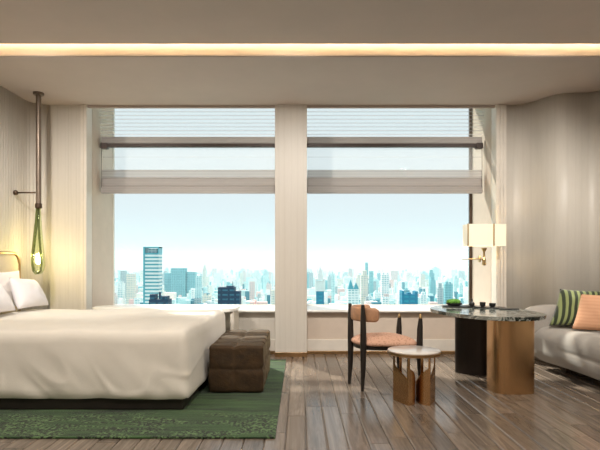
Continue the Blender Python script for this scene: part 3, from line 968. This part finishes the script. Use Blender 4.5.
# ------------------------------------------------------------------ the city outside
GZ = -200.0
def facade(name, wall, glass, sz=6.0, sx=8.0, gr=.55, metal=0):
    m, nt, b, o = newmat(name)
    v = coords(nt)
    sp = nt.nodes.new('ShaderNodeSeparateXYZ'); nt.links.new(v, sp.inputs[0])
    def band(out, period, duty):
        a = nt.nodes.new('ShaderNodeMath'); a.operation = 'DIVIDE'; a.inputs[1].default_value = period; nt.links.new(out, a.inputs[0])
        f = nt.nodes.new('ShaderNodeMath'); f.operation = 'FRACT'; nt.links.new(a.outputs[0], f.inputs[0])
        g = nt.nodes.new('ShaderNodeMath'); g.operation = 'LESS_THAN'; g.inputs[1].default_value = duty; nt.links.new(f.outputs[0], g.inputs[0])
        return g.outputs[0]
    bz = band(sp.outputs['Z'], sz, gr)
    sxy = nt.nodes.new('ShaderNodeMath'); sxy.operation = 'ADD'; nt.links.new(sp.outputs['X'], sxy.inputs[0]); nt.links.new(sp.outputs['Y'], sxy.inputs[1])
    bx = band(sxy.outputs[0], sx, .72)
    mu = nt.nodes.new('ShaderNodeMath'); mu.operation = 'MULTIPLY'; nt.links.new(bz, mu.inputs[0]); nt.links.new(bx, mu.inputs[1])
    nz = noise_tex(nt, v, .035, 3, .7)
    mz = nt.nodes.new('ShaderNodeMath'); mz.operation = 'MULTIPLY'; nt.links.new(mu.outputs[0], mz.inputs[0])
    nt.links.new(ramp(nt, nz, [(.35, .3), (.65, 1.0)]), mz.inputs[1])
    col = mixc(nt, wall, glass, mz.outputs[0])
    nt.links.new(col, b.inputs['Base Color'])
    setin(b, Roughness=.6)
    return m
FM = [facade('white_facade', (.93, .96, .95), (.22, .50, .55)),
      facade('pale_cyan_facade', (.66, .88, .88), (.12, .42, .48), 6, 7),
      facade('teal_facade', (.25, .55, .60), (.06, .26, .32), 7, 9),
      facade('cream_facade', (.82, .78, .68), (.38, .52, .52), 7, 8),
      facade('blush_facade', (.82, .66, .62), (.40, .50, .52), 6, 7),
      facade('grey_facade', (.50, .58, .60), (.15, .30, .35), 6, 8)]
NAVY = facade('navy_glass_facade', (.015, .05, .10), (.05, .18, .26), 9, 14, .35)
BLUE = facade('blue_glass_facade', (.02, .22, .36), (.03, .34, .46), 10, 14, .5)
TEALB = facade('teal_band_facade', (.10, .42, .48), (.72, .86, .82), 13, 1e6, .62)
WHITE = plain('white_concrete', (.85, .88, .86), .6, var=.05, vs=.05)
TEALG = plain('teal_curtain_glass', (.10, .42, .50), .3, var=.15, vs=.05)

labels = ['hazy white high-rise with blue windows in the distant city', 'hazy pale cyan high-rise in the distant city', 'hazy teal high-rise in the distant city',
          'hazy cream high-rise in the distant city', 'hazy blush pink high-rise in the distant city', 'hazy grey high-rise in the distant city']
groups = ['white high-rises of the distant city', 'pale cyan high-rises of the distant city', 'teal high-rises of the distant city',
          'cream high-rises of the distant city', 'pink high-rises of the distant city', 'grey high-rises of the distant city']
def bwx(x, D): return (x-300)*D/F
placed = [(bwx(x_, D_), D_, w_, 40) for x_, D_, w_ in ((153, 1150, 50), (160.5, 900, 50), (179, 2100, 150), (230, 1000, 60), (320, 1300, 40), (353, 1200, 40), (408.5, 1150, 50), (366.5, 2300, 80))]
def bbox_b(bm, cx, cy, w, d, z0, z1): return box(bm, cx-w/2, cx+w/2, cy-d/2, cy+d/2, z0, z1)
def highrise(x, D, w, d, h, k, r):
    bm = NB(); X = bwx(x, D)
    bbox_b(bm, X, D, w, d, GZ, GZ+h)
    st_ = r.random()
    if st_ < .35: bbox_b(bm, X+w*.1*(r.random()-.5), D, w*.6, d*.6, GZ+h, GZ+h+h*.10)
    elif st_ < .55:
        bbox_b(bm, X-w*.2, D, w*.3, d*.5, GZ+h, GZ+h+7); bbox_b(bm, X+w*.25, D, w*.2, d*.4, GZ+h, GZ+h+5)
    elif st_ < .65:
        bbox_b(bm, X, D, w*.5, d*.5, GZ+h, GZ+h+8); bbox_b(bm, X, D, w*.07, w*.07, GZ+h+8, GZ+h+30)
    bbox_b(bm, X, D-d*.1, w*1.3, d*1.2, GZ, GZ+18)
    o = build('high_rise', bm, FM[k], base=(X, D, GZ))
    tag(o, labels[k], 'building', groups[k])
r = random.Random(21)
cnt = 0
named = [(145, 161), (165, 186), (219, 242), (314, 326), (347, 360), (400, 417), (150, 171)]
while cnt < 288:
    D = 1250*(3.8**(r.random()**.85))
    x = 85+r.random()*415
    w = D*(.0055+.011*r.random()**1.5); d = w*(.7+.5*r.random())
    h = 60+r.random()**1.8*110
    top = 262+F*(-GZ+EYE-h)/D
    if top > 302 or top < 268: continue
    if D < 2200 and any(a-4 < x < b+4 for a, b in named): continue
    X = bwx(x, D)
    if any(abs(X-q[0]) < (w+q[2])*.68 and abs(D-q[1]) < (d+q[3])*.68 for q in placed): continue
    placed.append((X, D, w, d))
    k = r.choices(range(6), (5, 5, 2.5, 2, 1.2, 2.5))[0]
    highrise(x, D, w, d, h, k, r); cnt += 1

# the endless low blocks between and beyond the high-rises
bm = NB()
for i in range(5200):
    D = 1300*(6.5**r.random()); x = 60+r.random()*480
    w = 8+r.random()**2*30; d = 10+r.random()*20; h = 16+r.random()**1.6*85
    X = bwx(x, D)
    if any(abs(X-q[0]) < (w+q[2]*1.35)*.52 and abs(D-q[1]) < (d+q[3]*1.35)*.56 for q in placed): continue
    vs_ = [bm.verts.new((X+a*w/2, D+b*d/2, z)) for z in (GZ, GZ+h) for a, b in ((-1, -1), (1, -1), (1, 1), (-1, 1))]
    for q in ((0, 1, 5, 4), (1, 2, 6, 5), (2, 3, 7, 6), (3, 0, 4, 7), (4, 5, 6, 7)): bm.faces.new([vs_[k] for k in q])
mlow, nt, b, o_ = newmat('mixed_low_facade')
gi = nt.nodes.new('ShaderNodeNewGeometry')
cr = ramp(nt, gi.outputs['Random Per Island'], [(0, (.92, .95, .94)), (.30, (.60, .84, .85)), (.45, (.90, .88, .82)), (.60, (.16, .48, .54)), (.70, (.93, .96, .96)), (.80, (.86, .60, .56)), (.86, (.04, .22, .30)), (.93, (.80, .90, .90))], 'CONSTANT')
nt.links.new(cr, b.inputs['Base Color'])
o = build('low_rise_blocks', bm, mlow, base=(0, 3000, GZ))
tag(o, 'countless small pale low blocks between the high-rises of the distant city', 'buildings', kind='stuff')

def tower(name, lab, cat, x, D):
    return thing(name, lab, cat, (bwx(x, D), D, GZ))
# the banded teal tower
D = 1150; X = bwx(153, D); top = EYE-(247-262)*D/F
t = tower('glass_tower', 'tall teal glass tower with white floor bands, tallest in the left window', 'building', 153, D)
bm = NB(); bbox_b(bm, X, D, 34, 30, GZ, top-14); build('tower_body', bm, TEALG, t)
bm = NB()
z = GZ+100
while z < top-20:
    box(bm, X-13.5, X+17.6, D-15.8, D+15, z, z+4.6); z += 8.1
build('floor_bands', bm, WHITE, t)
bm = NB(); box(bm, X-17.5, X-13.5, D-16.4, D+15, GZ, top); box(bm, X-13.5, X+17.5, D-15, D+15, top-2.5, top); box(bm, X+15.5, X+17.5, D-16, D+15, top-14, top); build('corner_fin', bm, TEALG, t)
bm = NB(); box(bm, X-8, X+12, D-9, D+9, top-15, top-4); build('plant_room', bm, FM[5], t)
# dark twin-topped block in front of it
D = 900; X = bwx(160.5, D)
bm = NB(); bbox_b(bm, X, D, 34, 26, GZ, EYE-(299-262)*D/F); bbox_b(bm, X-12, D, 9, 20, GZ+100, EYE-(294-262)*D/F); bbox_b(bm, X+8, D, 12, 20, GZ+100, EYE-(296-262)*D/F); bbox_b(bm, X-1, D, 3, 3, GZ+100, EYE-(292-262)*D/F)
tag(build('office_block', bm, NAVY, base=(X, D, GZ)), 'low dark blue block with two raised roof parts before the teal banded tower', 'building')
# broad grey slab
D = 2100; X = bwx(179, D)
bm = NB(); bbox_b(bm, X, D, 60, 40, GZ, EYE-(268-262)*D/F); bbox_b(bm, X-48, D+20, 30, 30, GZ, EYE-(273-262)*D/F); bbox_b(bm, X+52, D+10, 34, 30, GZ, EYE-(272-262)*D/F)
tag(build('office_block', bm, FM[2], base=(X, D, GZ)), 'broad hazy teal slab block just right of the banded tower', 'building')
# navy block
D = 1000; X = bwx(230, D); 
bm = NB(); zt = EYE-(287-262)*D/F
box(bm, X-22, X+10, D-15, D+15, GZ, zt); box(bm, X+10, X+21, D-14, D+15, GZ, zt-8); box(bm, X-6, X+8, D-10, D+5, zt, zt+2.5); box(bm, X+5, X+5.8, D-1, D, zt, zt+12); box(bm, X-8, X+4, D-15.6, D-15, zt-26, zt-4)
tag(build('office_block', bm, NAVY, base=(X, D, GZ)), 'dark navy glass block with a flat roof near the pillar, in the left window', 'building')
# white spire tower
D = 1300; X = bwx(320, D)
t = tower('spire_tower', 'slender white tower with a pointed spire at the left of the right window', 'building', 320, D)
def zy(y, D_): return EYE-(y-262)*D_/F
bm = NB(); box(bm, X-10, X+10, D-10, D+10, GZ, zy(291, D)); build('tower_body', bm, BLUE, t)
bm = NB(); box(bm, X-14, X+14, D-12, D+12, zy(291, D), zy(290, D)); box(bm, X-13, X-9, D-12, D+12, zy(290, D), zy(280, D)); box(bm, X+9, X+13, D-12, D+12, zy(290, D), zy(280, D)); box(bm, X-9, X+9, D-9, D+9, zy(290, D), zy(281, D)); box(bm, X-13, X+13, D-12, D+12, zy(280, D), zy(278.5, D)); box(bm, X-7, X+7, D-8, D+8, zy(278.5, D), zy(274, D)); build('tower_crown', bm, WHITE, t)
bm = NB(); lathe(bm, (X, D, zy(274, D)), [(7, 0), (6, 8), (2.2, 15), (.8, 20), (.4, 34)], 12); build('spire', bm, WHITE, t)
# teal-roofed tower behind the chair
D = 1200; X = bwx(353, D)
t = tower('gabled_tower', 'white tower with pointed teal gables directly above the chair back', 'building', 353, D)
bm = NB(); box(bm, X-13, X+13, D-12, D+12, GZ, zy(289, D)); box(bm, X-9, X+14, D-12.5, D+12, GZ, zy(296, D)); build('tower_body', bm, FM[0], t)
bm = NB()
for dx, hw, yt in ((-6, 7, 279), (7, 6, 282)):
    a = [bm.verts.new(p) for p in ((X+dx-hw, D-12, zy(289, D)), (X+dx+hw, D-12, zy(289, D)), (X+dx+hw, D+12, zy(289, D)), (X+dx-hw, D+12, zy(289, D)))]
    b_ = bm.verts.new((X+dx, D, zy(yt, D)))
    bm.faces.new(a[::-1])
    for i in range(4): bm.faces.new((a[i], a[(i+1) % 4], b_))
build('gable', bm, TEALG, t)
bm = NB(); tube(bm, [(X-1, D, zy(283, D)), (X-1, D, zy(270, D))], [.9, .3], 6); build('mast', bm, WHITE, t)
# blue block
D = 1150; X = bwx(408.5, D)
bm = NB(); box(bm, X-18, X+18, D-15, D+15, GZ, zy(294, D)); box(bm, X-18, X-13, D-15, D+15, zy(294, D), zy(290.5, D)); box(bm, X+12, X+18, D-15, D+15, zy(294, D), zy(291, D)); box(bm, X-4, X+4, D-8, D+8, zy(294, D), zy(292.4, D))
tag(build('office_block', bm, BLUE, base=(X, D, GZ)), 'bright blue glass block with notched roof in the right window', 'building')
# slim teal tower
D = 2300; X = bwx(366.5, D)
bm = NB(); bbox_b(bm, X, D, 12, 16, GZ, zy(262.5, D)); bbox_b(bm, X+22, D, 18, 16, GZ, zy(271, D)); 
tag(build('office_block', bm, FM[2], base=(X, D, GZ)), 'slim teal tower rising through the haze, right of the gabled tower', 'building')

# ground of the city
def ground_mat():
    m, nt, b, o = newmat('city_ground')
    v = coords(nt)
    vor = nt.nodes.new('ShaderNodeTexVoronoi'); vor.inputs['Scale'].default_value = .04
    nt.links.new(v, vor.inputs['Vector'])
    f = noise_tex(nt, v, .004, 6, .7)
    col = mixc(nt, ramp(nt, f, [(.35, (.16, .34, .30)), (.6, (.50, .62, .60))]), vor.outputs['Color'], .35, 'SOFT_LIGHT')
    nt.links.new(col, b.inputs['Base Color']); setin(b, Roughness=.9)
    return m
bm = NB(); box(bm, -6000, 6000, 30, 11000, GZ-5, GZ)
g = struct('ground', bm, ground_mat(), base=(0, 4000, GZ))

# haze over the city
m, nt, b, o = newmat('city_haze')
nt.nodes.remove(b)
vs = nt.nodes.new('ShaderNodeVolumeScatter'); vs.inputs['Color'].default_value = (.25, .42, .48, 1)
vs.inputs['Density'].default_value = .00042; vs.inputs['Anisotropy'].default_value = .0
nt.links.new(vs.outputs[0], o.inputs['Volume'])
bm = NB(); box(bm, -5500, 5500, 1165, 10500, GZ+.5, 160)
hz = build('haze', bm, m, base=(0, 4000, GZ))
tag(hz, 'pale morning haze lying over the distant city', 'haze', kind='structure')

# ------------------------------------------------------------------ world and lights
w = bpy.data.worlds.new('sky'); S.world = w; w.use_nodes = True
nt = w.node_tree; bg = nt.nodes['Background']
tc = nt.nodes.new('ShaderNodeTexCoord'); sp = nt.nodes.new('ShaderNodeSeparateXYZ'); nt.links.new(tc.outputs['Generated'], sp.inputs[0])
col = ramp(nt, sp.outputs['Z'], [(0, (.78, .88, .915)), (.15, (.80, .89, .925)), (.5, (.82, .90, .94)), (1, (.8, .9, 1.0))])
nt.links.new(col, bg.inputs['Color']); bg.inputs['Strength'].default_value = .635

def lamp(name, typ, loc, power, color, rot=(0, 0, 0), **k):
    l = bpy.data.lights.new(name, typ); l.energy = power; l.color = color
    for a, v in k.items(): setattr(l, a, v)
    o = bpy.data.objects.new(name, l); COL.objects.link(o); o.location = loc; o.rotation_euler = rot
    return o
sun = lamp('sun', 'SUN', (0, 20, 20), 4.0, (1, .93, .82), angle=math.radians(2.0))
sun.rotation_euler = Vector((.42, -.62, -.80)).to_track_quat('-Z', 'Y').to_euler()

# led strip hidden in the ceiling cove
lamp('cove_led', 'AREA', (0.09, 4.80, 3.50), 66, (1, .92, .78), (PI/2, 0, PI) , shape='RECTANGLE', size=7.2, size_y=.05)
# added fill lights under the ceiling, out of view, to brighten the room
for i, (x, y) in enumerate(((-2.4, 3.2), (0, 3.2), (2.4, 3.2), (-2.4, 1.2), (0, 1.2), (2.4, 1.2))):
    lamp('ceiling_fill', 'AREA', (x, y, UZ-.01), 23, (1, .92, .82), (0, 0, 0), shape='DISK', size=.35)
for i, x in enumerate((-2.6, -.1, 2.4)):  # added unseen spots that brighten the window wall and pillar
    lamp('window_wall_fill', 'SPOT', (x, 3.6, UZ-.03), 225, (1, .94, .87), (math.radians(56), 0, 0), spot_size=math.radians(74), spot_blend=.8, shadow_soft_size=.10)
# the two small lamps
lamp('pendant_bulb', 'POINT', (px_, py_-.0, zc-.62), 15, (1, .76, .42), shadow_soft_size=.04)
lamp('sconce_bulb', 'POINT', (sx_(484), sd, (z0+z1)/2 if False else sz_(236)), 1.8, (1, .78, .48), shadow_soft_size=.05)

# ------------------------------------------------------------------ camera
cam = bpy.data.cameras.new('camera'); co = bpy.data.objects.new('camera', cam); COL.objects.link(co)
co.location = (0, 0, EYE); co.rotation_euler = (PI/2, 0, 0)
cam.sensor_width = 36; cam.lens = 36*F/600; cam.shift_y = 37/600; cam.clip_end = 20000; cam.clip_start = .05
S.camera = co

S.view_settings.view_transform = 'Standard'; S.view_settings.look = 'None'
S.view_settings.exposure = .7; S.view_settings.gamma = 1; S.view_settings.use_curve_mapping = False
cy_ = S.cycles
cy_.use_denoising = True
cy_.max_bounces = 10; cy_.diffuse_bounces = 5; cy_.glossy_bounces = 4; cy_.transparent_max_bounces = 16; cy_.volume_bounces = 1
cy_.sample_clamp_indirect = 6
